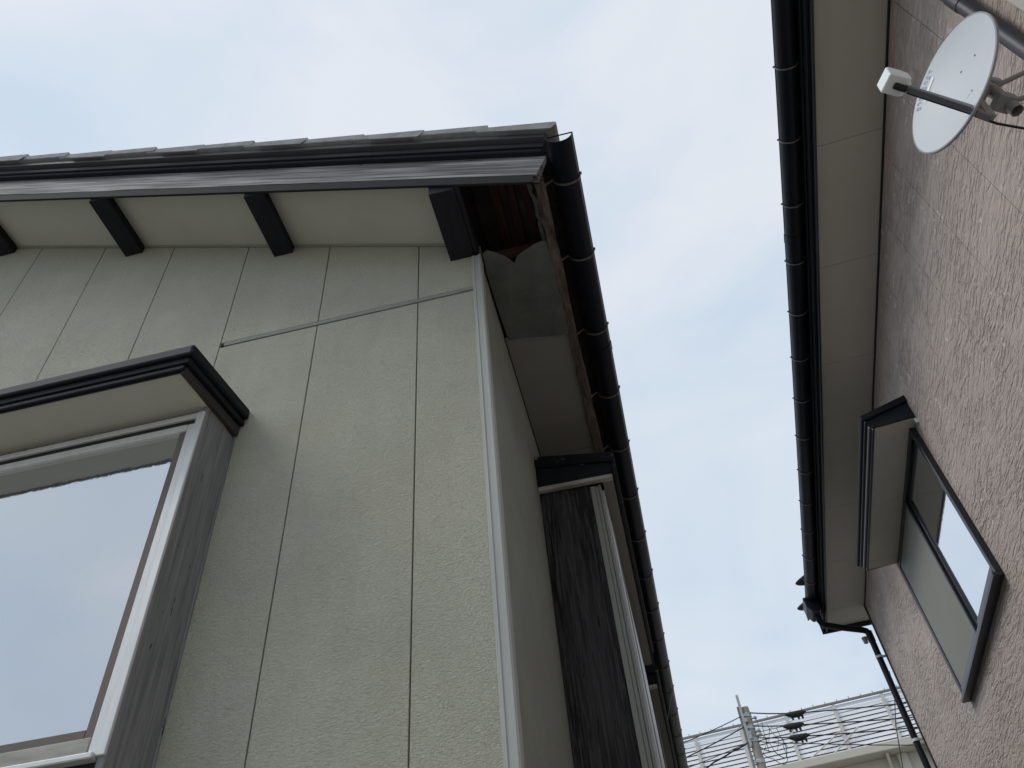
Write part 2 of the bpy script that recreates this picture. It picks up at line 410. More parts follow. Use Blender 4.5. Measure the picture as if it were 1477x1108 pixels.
# main board has a hollow moulded face: lower lip proud
def barge():
    for side in (0, 1):
        mb = MB(); n = 40
        xs = [.012 + (XR - .012) * i / n for i in range(n + 1)]
        prof = [(1.648, 4.488), (1.686, 4.505), (1.686, 4.690), (1.664, 4.690), (1.660, 4.640), (1.652, 4.580), (1.643, 4.535), (1.640, 4.492)]
        rng = random.Random(3)
        offs = {x: rng.uniform(-.0025, .0025) for x in xs}
        def fn(p, x):
            sh = (p[1] - 4.69) * .27 * max(0, 1 - (.012 - x) / .4)
            X = x + sh
            return Vector((X if side == 0 else mir(X), p[0], roofz(X, p[1] + (offs[x] if p[1] < 4.5 else 0))))
        mb.sweep(prof, fn, xs)
        L(mb, 'verge_board', 'verge_wood', smooth=True)
barge()
slopeboard('verge_trim', 'fascia_dark', 4.430, 4.4865, 1.640, 1.652, -.058, perp=False, bevel=.002)
slopeboard('upper_verge_board', 'dark_wood', 4.692, 4.768, 1.640, 1.672, .020)
slopeboard('verge_batten', 'dark_wood', 4.712, 4.742, 1.630, 1.639, .016, bevel=.002)
slopeboard('drip_edge', 'drip_metal', 4.772, 4.800, 1.614, 1.680, .030, bevel=.002)
# verge tiles, one per course
PIT = .297
for k in range(15):
    xe = .085 - PIT * k
    xs_ = xe - PIT - .055
    if xs_ < XR: xs_ = XR
    dw = random.uniform(-.004, .004); dy = random.uniform(-.004, .004)
    mb = MB()
    for (ya, yb) in ((1.596 + dy, 1.86),):
        mb.prism([(xs_, roofz(xs_, 4.806 + dw)), (xe - .012, roofz(xe - .012, 4.818 + dw)), (xe, roofz(xe, 4.835 + dw)), (xe, roofz(xe, 4.868 + dw)), (xs_, roofz(xs_, 4.846 + dw))], 1, ya, yb)
    L(mb, 'roof_tile', 'slate', bevel=.003)
    if k % 2 == 0 and k < 14:   # turned-down edge of the tile
        mb = MB().prism([(xe - PIT * .9, roofz(xe - PIT * .9, 4.792)), (xe - .03, roofz(xe - .03, 4.792)), (xe - .004, roofz(xe, 4.832)), (xe - PIT * .9, roofz(xe - PIT * .9, 4.832))], 1, 1.590 + dy, 1.5955 + dy)
        L(mb, 'tile_edge', 'slate')
# roof body
mb = MB().prism([(.055, roofz(.055, 4.804)), (XR, roofz(XR, 4.804)), (XR, roofz(XR, 4.855)), (.07, roofz(.07, 4.848))], 1, 1.862, YB + .4)
L(mb, 'roof_slope', 'slate')
mb = MB().prism([(mir(.055), roofz(.055, 4.804)), (XR - .002, roofz(XR, 4.804)), (XR - .002, roofz(XR, 4.855)), (mir(.07), roofz(.07, 4.848))], 1, 1.60, YB + .4)
L(mb, 'roof_slope', 'slate')
L(MB().box(XR - .12, XR + .12, 1.58, YB + .42, roofz(XR, 4.85), roofz(XR, 4.93)), 'ridge_cap', 'slate', bevel=.02)
# roof sheathing (dark, above the open eave) and laths seen through the missing soffit
mb = MB().prism([(.030, roofz(.030, 4.720)), (XR, roofz(XR, 4.720)), (XR, roofz(XR, 4.770)), (.030, roofz(.030, 4.770))], 1, 1.688, YB + .35)
L(mb, 'sheathing', 'brown_board')
for i, (xa, xb, dz) in enumerate(((-.355, -.300, 0), (-.272, -.232, -.004), (-.195, -.160, -.003), (-.130, -.092, -.006))):
    mb = MB().prism([(xa, roofz(xa, 4.700 + dz)), (xb, roofz(xb, 4.700 + dz)), (xb, roofz(xb, 4.7195)), (xa, roofz(xa, 4.7195))], 1, 1.700, 4.2)
    L(mb, 'roof_lath', 'red_lath' if i in (1, 2, 3) else 'brown_board', bevel=.002)
L(MB().box(-.362, -.062, 2.045, 2.078, 4.600, 4.640), 'nailing_strip', 'red_lath', bevel=.003)
# side eave: broken grey cement board, then painted soffit boards
bd = [(-.352, 1.985), (-.330, 1.972), (-.300, 1.990), (-.262, 2.020), (-.238, 2.050), (-.230, 2.068), (-.226, 2.068), (-.205, 2.034), (-.17, 2.016), (-.12, 1.994), (-.085, 1.984), (-.064, 1.990), (-.058, 2.3), (-.050, 2.548), (-.15, 2.530), (-.25, 2.512), (-.352, 2.500), (-.358, 2.3), (-.360, 2.1)]
mb = MB(); n = len(bd)
def sag(p): return 4.545 - .018 * math.exp(-((p[0] + .05) / .12) ** 2) * (1 - abs(p[1] - 2.25) / .4)
i0 = 0
mb.v = [(p[0], p[1], sag(p)) for p in bd] + [(p[0], p[1], sag(p) + .008) for p in bd]
mb.f = [tuple(range(n)), tuple(range(2 * n - 1, n - 1, -1))] + [(k, (k + 1) % n, n + (k + 1) % n, n + k) for k in range(n)]
L(mb, 'broken_soffit_board', 'cement_board', label='grey soffit board with a V-shaped broken edge')
y = 2.49
while y < YB:
    y1 = min(y + .91, YB)
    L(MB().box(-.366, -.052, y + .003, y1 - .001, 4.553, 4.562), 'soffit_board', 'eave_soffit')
    y += .91
# ragged fascia
mb = MB(); ys = [1.700 + .03 * i for i in range(332)]
rng = random.Random(11)
a = b = 0
ring = []
for yy in ys:
    a = .75 * a + rng.uniform(-.004, .004); b = .6 * b + rng.uniform(-.005, .005)
    near = 1.0 if yy < 4.5 else .3
    xi, xo, zb = -.060 + a * near, -.022 + b * near, 4.532 + .5 * b * near
    ring.append(len(mb.v))
    mb.v += [(xi, yy, zb + .004), (xo, yy, zb), (xo + .003, yy, 4.706), (xi - .004, yy, 4.720)]
for p, q in zip(ring, ring[1:]): mb.f += [(p + j, p + (j + 1) % 4, q + (j + 1) % 4, q + j) for j in range(4)]
mb.f += [(ring[0], ring[0] + 3, ring[0] + 2, ring[0] + 1), tuple(ring[-1] + j for j in range(4))]
L(mb, 'eave_fascia', 'rotten_wood', label='brown rotted eave fascia with ragged edge')
mb = MB(); ring = []
for i in range(14):
    yy = 1.72 + .024 * i; xa = -.092 + rng.uniform(-.006, .006) + .012 * (i / 13); wd = .012 + rng.uniform(0, .012)
    ring.append(len(mb.v)); mb.v += [(xa, yy, 4.60), (xa + wd, yy, 4.598), (xa + wd, yy, 4.603), (xa, yy, 4.605)]
for p, q in zip(ring, ring[1:]): mb.f += [(p + j, p + (j + 1) % 4, q + (j + 1) % 4, q + j) for j in range(4)]
mb.f += [(ring[0], ring[0] + 3, ring[0] + 2, ring[0] + 1), tuple(ring[-1] + j for j in range(4))]
L(mb, 'peeling_strip', 'cement_board')

# half-round gutter
def gutter_mesh(cx, cz, r, y0, y1, wall=.0025, n=18, seg=24, dip=0.0, lip=.006):
    mb = MB()
    outer = [(cx + r * math.cos(math.pi + math.pi * i / n), cz + r * math.sin(math.pi + math.pi * i / n)) for i in range(n + 1)]
    inner = [(cx + (r - wall) * math.cos(2 * math.pi - math.pi * i / n), cz + (r - wall) * math.sin(2 * math.pi - math.pi * i / n)) for i in range(n + 1)]
    prof = outer + inner
    mb.sweep(prof, lambda p, t: (p[0], t, p[1]), [y0 + (y1 - y0) * i / seg for i in range(seg + 1)])
    for s_ in (-1, 1):
        mb.tube([(cx + s_ * r, y0, cz), (cx + s_ * r, y1, cz)], lip * .55, 8)
    return mb
GX, GZ, GR = .0795, 4.652, .0565
gut = L(gutter_mesh(GX, GZ, GR, 1.568, YB + .3), 'gutter', 'gutter_plastic', smooth=True)
def bracket_mesh(cx, cz, r, inner, sgn):
    mb = MB(); pts = []
    if inner: pts += inner
    for i in range(13):
        a = math.pi + math.pi * i / 12
        pts.append((cx + sgn * (r + .004) * math.cos(a), cz + (r + .004) * math.sin(a)))
    pts.append((cx + sgn * (r + .010), cz + .010))
    h = .0045
    prof = [(-h, -.0014), (h, -.0014), (h, .0014), (-h, .0014)]
    P = [Vector((p[0], 0, p[1])) for p in pts]; ring = []
    for k, p in enumerate(P):
        t = (P[min(k + 1, len(P) - 1)] - P[max(k - 1, 0)]).normalized(); nrm = Vector((t.z, 0, -t.x))
        ring.append(len(mb.v)); mb.v += [tuple(p + Vector((0, q[0], 0)) + nrm * q[1]) for q in prof]
    for p, q in zip(ring, ring[1:]): mb.f += [(p + j, p + (j + 1) % 4, q + (j + 1) % 4, q + j) for j in range(4)]
    mb.f += [(ring[0], ring[0] + 3, ring[0] + 2, ring[0] + 1), tuple(ring[-1] + j for j in range(4))]
    mb.box(cx + sgn * r - .008, cx + sgn * r + .010, -.006, .006, cz + .004, cz + .010)
    return mb
bm_ = bracket_mesh(GX, GZ, GR, [(-.02, 4.625)], 1)
first = None
for i, yy in enumerate([1.767, 2.165] + [2.628 + .4555 * k for k in range(20)]):
    if first is None:
        first = bm_.build('gutter_bracket', 'bracket_metal', gut, (LO[0], LO[1], 0)); first.location = (0, yy, 0)
    else:
        cb = copy(first, gut, (0, yy + random.uniform(-.008, .008), 0))
L(MB().tube([(GX - GR, 1.571, GZ + .002), (GX + GR, 1.571, GZ + .002)], .0032, 6), 'end_stay', 'gutter_plastic')
# stay wire below the far gutter
L(MB().tube([(.136, 6.72, 4.655), (.06, 6.58, 4.4), (-.01, 6.55, 4.2)], .0035, 6), 'stay_wire', 'bracket_metal')
# gutter sleeve joint
L(gutter_mesh(GX, GZ, GR + .003, 2.74, 2.80, seg=1), 'gutter_sleeve', 'gutter_plastic', smooth=True)

# ---------------- bay window on the gable
BX0, BX1 = -3.30, -1.382
bay = L(MB().box(BX0 + .03, BX1 - .03, 1.86, 2.0, 2.14, 3.70), 'bay_window', 'joint_dark')
def B(mb, name, m, **k): return mb.build(name, m, bay, LO, **k)
for xa, xb in ((BX1 - .024, BX1), (BX0, BX0 + .024)):
    B(MB().box(xa, xb, 1.795, 2.0, 2.10, 3.722), 'side_board', 'grey_post_wood', bevel=.003)
B(MB().box(BX1 - .0005, BX1 + .007, 1.990, 1.9995, 2.10, 3.715), 'side_bead', 'grey_post_wood', bevel=.002)
B(MB().box(BX0 + .025, BX1 - .025, 1.806, 1.826, 2.10, 2.446), 'apron_board', 'dark_wood', bevel=.003)
B(MB().box(BX0, BX1, 1.80, 2.0, 2.07, 2.098), 'base_board', 'dark_wood', bevel=.003)
B(MB().box(BX0 + .02, BX1 - .025, 1.812, 1.85, 3.672, 3.715), 'head_board', 'grey_post_wood', bevel=.002)
# outer aluminium frame
fr = MB()
for xa, xb in ((BX1 - .0275, BX1 - .001), (BX0 + .001, BX0 + .0275)):
    fr.box(xa, xb, 1.788, 1.850, 2.452, 3.672)
fr.box(BX0 + .0275, BX1 - .0275, 1.790, 1.850, 3.648, 3.671)
B(fr, 'window_frame', 'aluminium', bevel=.002)
B(MB().box(BX0 + .0275, BX1 - .0275, 1.777, 1.850, 2.444, 2.460), 'sill', 'aluminium', bevel=.003)
B(MB().box(BX0 + .03, BX1 - .0275, 1.800, 1.850, 3.628, 3.6475), 'head_track', 'joint_dark')
# sashes
XM = (BX0 + BX1) / 2
for xa, xb, yo in ((XM - .02, BX1 - .031, 0), (BX0 + .031, XM + .02, .024)):
    s_ = MB()
    s_.box(xb - .027, xb, 1.797 + yo, 1.815 + yo, 2.462, 3.627)
    s_.box(xa, xa + .027, 1.793 + yo, 1.815 + yo, 2.462, 3.627)
    s_.box(xa + .0275, xb - .0275, 1.795 + yo, 1.815 + yo, 3.597, 3.626)
    so_ = B(s_, 'window_sash', 'aluminium', bevel=.0025)
    B(MB().box(xa + .0275, xb - .0275, 1.796 + yo, 1.815 + yo, 2.463, 2.508), 'bottom_rail', 'worn_sill', bevel=.003)
    ga = MB()
    ga.box(xb - .056, xb - .0275, 1.804 + yo, 1.816 + yo, 2.5085, 3.5965).box(xa + .0275, xa + .056, 1.804 + yo, 1.816 + yo, 2.5085, 3.5965)
    ga.box(xa + .0565, xb - .0565, 1.804 + yo, 1.816 + yo, 2.5085, 2.534)
    B(ga, 'glazing_bead', 'brown_gasket', bevel=.0015)
    B(MB().box(xa + .055, xb - .055, 1.810 + yo, 1.814 + yo, 2.532, 3.5975), 'glass_pane', 'film_glass')
# canopy: mitred metal roof edge over wooden fascia, painted soffit
CX1, CX0, CY = -1.336, -3.346, 1.575
def canopy_sheet(name, m, inset, zt_f, th, wall_rise, lipin, bev):
    """sloping plate whose front/side edges stand 'inset' inside the outline"""
    x0, x1, yf = CX0 + inset, CX1 - inset, CY + inset
    mb = MB()
    mb.poly8([(x0, yf, zt_f - th), (x1, yf, zt_f - th), (x1, 2.0, zt_f - th + wall_rise), (x0, 2.0, zt_f - th + wall_rise),
              (x0, yf, zt_f), (x1, yf, zt_f), (x1, 2.0, zt_f + wall_rise), (x0, 2.0, zt_f + wall_rise)])
    return B(mb, name, m, bevel=bev, seg=2)
canopy_sheet('canopy_roof', 'black_metal', 0, 3.790, .052, .072, 0, .010)
canopy_sheet('canopy_edge', 'black_metal', .014, 3.7375, .026, .066, 0, .004)
B(MB().box(CX0 + .03, CX1 - .03, CY + .020, CY + .032, 3.688, 3.711), 'canopy_front', 'black_metal', bevel=.004)
for xa, xb in ((CX1 - .047, CX1 - .029), (CX0 + .029, CX0 + .047)):
    fa = MB().poly8([(xa, CY + .0325, 3.676), (xb, CY + .0325, 3.676), (xb, 1.998, 3.728), (xa, 1.998, 3.728), (xa, CY + .0325, 3.711), (xb, CY + .0325, 3.711), (xb, 1.998, 3.776), (xa, 1.998, 3.776)])
    B(fa, 'canopy_fascia', 'canopy_side_wood', bevel=.003)
fa2 = MB().box(CX0 + .048, CX1 - .048, CY + .0325, CY + .038, 3.683, 3.708)
B(fa2, 'canopy_bead', 'dark_wood', bevel=.002)
mb = MB().poly8([(CX0 + .048, CY + .0385, 3.690), (CX1 - .048, CY + .0385, 3.690), (CX1 - .048, 1.812, 3.702), (CX0 + .048, 1.812, 3.702),
                 (CX0 + .048, CY + .0385, 3.698), (CX1 - .048, CY + .0385, 3.698), (CX1 - .048, 1.812, 3.709), (CX0 + .048, 1.812, 3.709)])
B(mb, 'canopy_soffit', 'cream_soffit')

# ---------------- bay on the side wall under the eave
def side_bay(y0, y1, glass):
    bay2 = L(MB().box(-.369, -.125, y0 + .035, y1 - .03, 1.0, 4.06), 'side_bay', 'joint_dark')
    def C(mb, name, m, **k): return mb.build(name, m, bay2, LO, **k)
    C(MB().box(-.3695, -.117, y0, y0 + .03, .95, 4.075), 'end_board', 'charred_wood', bevel=.003)
    C(MB().box(-.3695, -.117, y1 - .03, y1, .95, 4.075), 'end_board', 'charred_wood', bevel=.003)
    fr = MB().box(-.116, -.092, y0 - .006, y0 + .03, 1.0, 4.055).box(-.0915, -.074, y0 - .002, y0 + .03, 1.0, 4.055).box(-.0735, -.062, y0 - .008, y0 + .03, 1.0, 4.055)
    C(fr, 'window_frame', 'aluminium_dull', bevel=.002)
    C(MB().box(-.075, -.050, y0 + .0305, y1 - .03, 1.0, 4.045), 'glass_pane', glass)
    C(MB().box(-.085, -.045, y0 + .3, y0 + .33, 1.0, 4.0445), 'meeting_stile', 'aluminium_dull', bevel=.002)
    # canopy
    mb = MB().prism([(-.369, 4.205), (.020, 4.150), (.032, 4.160), (.032, 4.205), (-.369, 4.275)], 1, y0 - .06, y1 + .06)
    C(mb, 'canopy_roof', 'flaking_black', bevel=.004)
    mb = MB().prism([(-.369, 4.090), (.006, 4.085), (.006, 4.1515), (-.369, 4.203)], 1, y0 - .045, y1 + .045)
    C(mb, 'canopy_fascia', 'black_metal', bevel=.003)
    C(MB().box(.0065, .018, y0 - .048, y1 + .048, 4.060, 4.140), 'canopy_side_board', 'black_metal', bevel=.003)
    C(MB().prism([(-.369, 4.062), (.004, 4.060), (.004, 4.083), (-.369, 4.087)], 1, y0 - .040, y0 - .012), 'end_trim', 'worn_sill', bevel=.002)
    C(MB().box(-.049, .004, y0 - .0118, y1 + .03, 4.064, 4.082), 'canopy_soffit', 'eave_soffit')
side_bay(3.13, 5.05, 'pebbled_glass')
side_bay(5.45, 7.3, 'charred_wood')

# ================================================================== RIGHT HOUSE (own axes, turned a few degrees)
DT = YAWR - YAWL
def RW(x, y, z=0): return (x * math.cos(DT) + y * math.sin(DT), -x * math.sin(DT) + y * math.cos(DT), z)
RO = (1.806, 4.0, 0.0)
RH = empty('house', RW(*RO), -DT, 'taupe textured-siding house with black gutter and satellite dish on its wall', 'house')
def Q(mb, name, m, parent=None, **k): return mb.build(name, m, parent or RH, RO, **k)
WX, VY0, VY1 = 1.806, -4.0, 8.22
WZ0, WZ1, WY0, WY1 = 3.985, 5.10, 4.63, 6.33        # window opening
Q(MB().box(WX + .018, WX + 6.0, VY0 + .02, VY1 - .02, 0, 5.80), 'wall', 'joint_dark')
js = [2.86 + .455 * k for k in range(-15, 12)] + [VY1]
js = [VY0] + [j for j in js if j > VY0 + .05 and j < VY1 - .01] + [VY1]
for ya, yb in zip(js, js[1:]):
    ya += .0018; yb -= .0018
    def pan(z0, z1, y0=ya, y1=yb):
        if z1 - z0 > .01 and y1 - y0 > .01: Q(MB().box(WX, WX + .017, y0, y1, z0, z1), 'siding_panel', 'taupe_siding', bevel=.001)
    if yb <= WY0 or ya >= WY1: pan(.3, 5.785)
    else:
        pan(.3, WZ0); pan(WZ1, 5.785)
        if ya < WY0: pan(WZ0 + .0005, WZ1 - .0005, ya, WY0)
        if yb > WY1: pan(WZ0 + .0005, WZ1 - .0005, WY1, yb)
Q(MB().box(WX + .001, WX + 6.02, VY1 + .0005, VY1 + .016, .3, 5.785), 'end_wall', 'taupe_siding')
Q(MB().box(WX - .012, WX + .018, VY1 - .012, VY1 + .02, .3, 5.784), 'corner_trim', 'window_black', bevel=.002)
Q(MB().box(WX + .004, WX + 6, VY0, VY1, 0, .299), 'plinth', 'concrete_ground')
# soffit boards
SX, SZ = 1.405, 5.785
sj = [2.69 + .912 * k for k in range(-7, 7)] + [8.55]
for ya, yb in zip(sj, sj[1:]):
    Q(MB().box(SX, WX + .2 if ya > 8.0 else WX, ya + .0015, yb - .0015, SZ, SZ + .01), 'soffit_board', 'taupe_soffit')
Q(MB().box(WX - .012, WX - .0005, VY0, VY1, SZ - .010, SZ - .0005), 'soffit_bead', 'window_black')
RY0, RY1 = sj[0], 8.56
# fascia in two steps
Q(MB().box(1.388, 1.4045, RY0, RY1, 5.745, 5.86), 'fascia', 'window_black', bevel=.003)
Q(MB().box(1.366, 1.3875, RY0, RY1, 5.772, 5.93), 'fascia', 'black_metal', bevel=.004)
Q(MB().box(1.352, 1.3655, RY0, RY1, 5.815, 5.95), 'fascia_cap', 'black_metal', bevel=.005)
Q(MB().box(1.352, WX + 1.5, RY1 + .0005, RY1 + .02, 5.74, 5.90), 'end_fascia', 'window_black', bevel=.003)
# roof
mb = MB().prism([(1.26, 5.945), (WX + 3.0, 7.35), (WX + 3.0, 7.40), (1.26, 5.99)], 1, RY0, RY1 + .05)
Q(mb, 'roof_slope', 'dark_tile')
mb = MB().prism([(WX + 6.5, 5.945), (WX + 3.001, 7.35), (WX + 3.001, 7.40), (WX + 6.5, 5.99)], 1, RY0, RY1 + .05)
Q(mb, 'roof_slope', 'dark_tile')
# curved eave tiles
def eave_tile(yc):
    mb = MB(); n = 12
    prof = [(math.cos(math.pi * i / n), -math.sin(math.pi * i / n)) for i in range(n + 1)] + [(-.5, .08), (0, .12), (.5, .08)]
    def fn(p, t):
        k = min(1.0, math.sqrt(max(.02, (t - 1.158) / .11)))
        return (t, yc + p[0] * .085 * k, 5.990 + p[1] * .062 * k + .30 * (t - 1.26))
    mb.sweep(prof, fn, [1.158, 1.164, 1.175, 1.19, 1.21, 1.235, 1.27, 1.33, 1.5])
    Q(mb, 'eave_tile', 'dark_tile', smooth=True)
for k in range(2): eave_tile(7.80 + .52 * k)
# gutter and brackets
HX, HZ, HR = 1.290, 5.880, .060
gut2 = Q(gutter_mesh(HX, HZ, HR, RY0 + .1, 8.30), 'gutter', 'gutter_plastic', smooth=True)
bm2 = bracket_mesh(HX, HZ, HR, [(1.353, 5.90)], -1)
first = None
for i in range(-8, 14):
    yy = 2.18 + .4545 * i
    if yy > 8.0 or yy < RY0 + .15: continue
    if first is None:
        first = bm2.build('gutter_bracket', 'bracket_metal', gut2, (RO[0], RO[1], 0)); first.location = (0, yy, 0)
    else: copy(first, gut2, (0, yy, 0))
Q(gutter_mesh(HX, HZ, HR + .003, 3.32, 3.39, seg=1), 'gutter_sleeve', 'gutter_plastic', smooth=True)
# rain collector and downspout at the far corner
mb = MB().prism([(1.198, 5.888), (1.206, 5.79), (1.250, 5.715), (1.330, 5.715), (1.3512, 5.76), (1.3512, 5.888)], 1, 7.98, 8.22)
Q(mb, 'rain_collector', 'gutter_plastic', bevel=.008)
dp = MB().tube([(1.300, 8.12, 5.74), (1.302, 8.14, 5.685), (1.318, 8.17, 5.664), (1.345, 8.20, 5.655), (1.52, 8.245, 5.605), (1.700, 8.275, 5.555), (1.728, 8.28, 5.540), (1.740, 8.28, 5.515), (1.742, 8.28, 5.47), (1.742, 8.28, .1)], .031, 14)
dsp = Q(dp, 'downspout', 'gutter_plastic', smooth=True)
for zz in (5.25, 4.42, 3.6):
    mb = MB().tube([(1.742, 8.28, zz - .012), (1.742, 8.28, zz + .012)], .0345, 14).box(1.77, 1.806, 8.272, 8.288, zz - .01, zz + .01)
    Q(mb, 'pipe_clip', 'white_trim', dsp)
mb = MB().tube([(1.742, 8.28, 5.42), (1.742, 8.28, 5.53)], .035, 14)
Q(mb, 'elbow_socket', 'gutter_plastic', dsp, smooth=True)
Q(MB().tube([(1.69, 8.33, 5.50), (1.69, 8.33, 5.44)], [.03, .022], 12), 'cable_entry_cap', 'mount_grey')
# near pipe and duct cover
dsp2 = Q(MB().tube([(1.757, 1.690, .1), (1.757, 1.690, 5.79)], .033, 16), 'downspout', 'pipe_plastic', smooth=True)
Q(MB().tube([(1.757, 1.690, 4.95), (1.757, 1.690, 5.06)], .036, 16), 'pipe_socket', 'pipe_plastic', dsp2, smooth=True)
Q(MB().box(1.755, 1.8055, 1.47, 1.575, .3, 5.70), 'duct_cover', 'beige_duct', bevel=.01)
Q(MB().box(1.738, 1.7545, 1.475, 1.555, .3, 5.70), 'duct_lid', 'beige_duct', bevel=.006)

# sliding window
wf = MB()
X0, X1 = 1.766, 1.815
wf.box(X0, X1, WY0 - .02, WY0 + .018, WZ0 - .02, WZ1 + .02).box(X0, X1, WY1 - .018, WY1 + .02, WZ0 - .02, WZ1 + .02)
wf.box(X0, X1, WY0 + .0185, WY1 - .0185, WZ1 - .02, WZ1 + .02)
win = Q(wf, 'window', 'window_black', bevel=.003)
def N(mb, name, m, **k): return mb.build(name, m, win, RO, **k)
N(MB().box(X0 - .022, X1, WY0 - .022, WY1 + .022, WZ0 - .045, WZ0 - .0205), 'sill', 'window_black', bevel=.003)
N(MB().box(X0 - .006, X1, WY0 + .0185, WY1 - .0185, WZ0 - .020, WZ0 + .012), 'bottom_track', 'window_grey', bevel=.002)
WM = 5.43
# inner sash (near half): reflecting glass
sa = MB()
sa.box(1.790, 1.808, WY0 + .02, WY0 + .045, WZ0 + .0125, WZ1 - .022).box(1.786, 1.808, WM - .05, WM - .005, WZ0 + .0125, WZ1 - .022)
sa.box(1.790, 1.808, WY0 + .0455, WM - .0505, WZ1 - .06, WZ1 - .0225)
N(sa, 'window_sash', 'window_black', bevel=.003)
N(MB().box(1.788, 1.808, WY0 + .0455, WM - .0505, WZ0 + .0125, WZ0 + .072), 'bottom_rail', 'window_grey', bevel=.003)
N(MB().box(1.797, 1.801, WY0 + .044, WM - .049, WZ0 + .07, WZ1 - .058), 'glass_pane', 'clear_glass')
# outer insect screen (far half)
sc = MB()
sc.box(1.768, 1.784, WM - .012, WM + .012, WZ0 + .0125, WZ1 - .021).box(1.768, 1.784, WY1 - .034, WY1 - .0185, WZ0 + .0125, WZ1 - .021)
sc.box(1.768, 1.784, WM + .0125, WY1 - .0345, WZ1 - .034, WZ1 - .0212)
N(sc, 'screen_frame', 'window_black', bevel=.002)
N(MB().box(1.768, 1.784, WM + .0125, WY1 - .0345, WZ0 + .0125, WZ0 + .045), 'screen_rail', 'window_grey', bevel=.002)
N(MB().box(1.775, 1.777, WM + .011, WY1 - .033, WZ0 + .044, WZ1 - .033), 'insect_screen', 'screen_mesh')
# window canopy
cyA, cyB = 4.505, 6.335
mb = MB().prism([(1.806, 5.252), (1.478, 5.168), (1.468, 5.178), (1.468, 5.212), (1.806, 5.306)], 1, cyA - .02, cyB + .02)
can = Q(mb, 'window_canopy', 'black_metal', bevel=.005)
def K(mb, name, m, **k): return mb.build(name, m, can, RO, **k)
mb = MB().prism([(1.8055, 5.118), (1.520, 5.105), (1.500, 5.140), (1.500, 5.172), (1.8055, 5.2505)], 1, cyA + .002, cyA + .016)
K(mb, 'canopy_end', 'dark_wood', bevel=.002)
mb = MB().prism([(1.8055, 5.118), (1.520, 5.105), (1.500, 5.140), (1.500, 5.172), (1.8055, 5.2505)], 1, cyB - .016, cyB - .002)
K(mb, 'canopy_end', 'dark_wood', bevel=.002)
K(MB().box(1.500, 1.516, cyA + .0165, cyB - .0165, 5.118, 5.172), 'canopy_fascia', 'window_grey', bevel=.004)
K(MB().box(1.516, 1.532, cyA + .0165, cyB - .0165, 5.096, 5.166), 'canopy_bead', 'window_black', bevel=.003)
K(MB().box(1.484, 1.4995, cyA - .01, cyB + .01, 5.150, 5.168), 'canopy_drip', 'window_black', bevel=.002)
for ya, yb in ((cyA + .0165, 5.419), (5.422, cyB - .0165)):
    K(MB().box(1.5325, 1.8055, ya, yb, 5.108, 5.117), 'soffit_board', 'canopy_soffit')
K(MB().box(1.792, 1.8055, cyA + .018, cyB - .018, 5.1205, 5.135), 'back_bead', 'window_black')
K(MB().box(1.790, 1.8055, cyA + .006, cyA + .0158, 5.07, 5.106), 'caulk', 'white_trim')

# ================================================================== SATELLITE DISH
DC = Vector((1.305, 1.532, 4.105)); DN = Vector((-.877, -.438, .196)).normalized()
DU = (Vector((0, 0, 1)) - DN * DN.z).normalized(); DS = DN.cross(DU)
DO = (1.455, 1.607, 3.97)
DH = empty('satellite_dish', RW(*DO), -DT, 'white satellite dish with feed arm mounted on the taupe wall', 'satellite dish')
def D(mb, name, m, parent=None, **k): return mb.build(name, m, parent or DH, DO, **k)
def dp_(s, u, n): return tuple(DC + DS * s + DU * u + DN * n)
RA, RB = .225, .2363
def dish_pt(rho, th, off=0.0):
    return dp_(RA * rho * math.cos(th), RB * rho * math.sin(th), -.042 * (1 - rho * rho) + off)
mb = MB(); NR, NT = 12, 64
rings = []
for side, off in ((0, 0.0), (1, -.004)):
    mb.v.append(dish_pt(0, 0, off)); c0 = len(mb.v) - 1; rr = []
    for i in range(1, NR + 1):
        rr.append(len(mb.v)); mb.v += [dish_pt(i / NR, 2 * math.pi * j / NT, off) for j in range(NT)]
    mb.f += [(c0, rr[0] + j, rr[0] + (j + 1) % NT) for j in range(NT)]
    for a_, b_ in zip(rr, rr[1:]): mb.f += [(a_ + j, a_ + (j + 1) % NT, b_ + (j + 1) % NT, b_ + j) for j in range(NT)]
    rings.append(rr[-1])
mb.f += [(rings[0] + j, rings[0] + (j + 1) % NT, rings[1] + (j + 1) % NT, rings[1] + j) for j in range(NT)]
refl = D(mb, 'reflector', 'dish_white', smooth=True)
mb = MB(); rim = [Vector(dish_pt(1.0, 2 * math.pi * j / NT)) - DN * .008 for j in range(NT + 1)]
prof = [(-.001, 0.009), (.004, .007), (.004, -.001), (-.001, -.001)]
ring = []
for j in range(NT):
    th = 2 * math.pi * j / NT; rad = (DS * math.cos(th) + DU * math.sin(th)).normalized()
    ring.append(len(mb.v)); mb.v += [tuple(rim[j] + rad * p[0] + DN * p[1]) for p in prof]
for j in range(NT):
    p, q = ring[j], ring[(j + 1) % NT]; mb.f += [(p + k, p + (k + 1) % 4, q + (k + 1) % 4, q + k) for k in range(4)]
D(mb, 'rim', 'dish_back', refl, smooth=True)
for (s_, u_) in ((-.03, .06), (.06, -.02), (-.02, -.085), (-.10, .02)):
    rho2 = (s_ / RA) ** 2 + (u_ / RB) ** 2; n0 = -.042 * (1 - rho2)
    D(MB().tube([dp_(s_, u_, n0 - .001), dp_(s_, u_, n0 + .0025)], [.0045, .003], 8), 'bolt', 'mount_grey', refl)
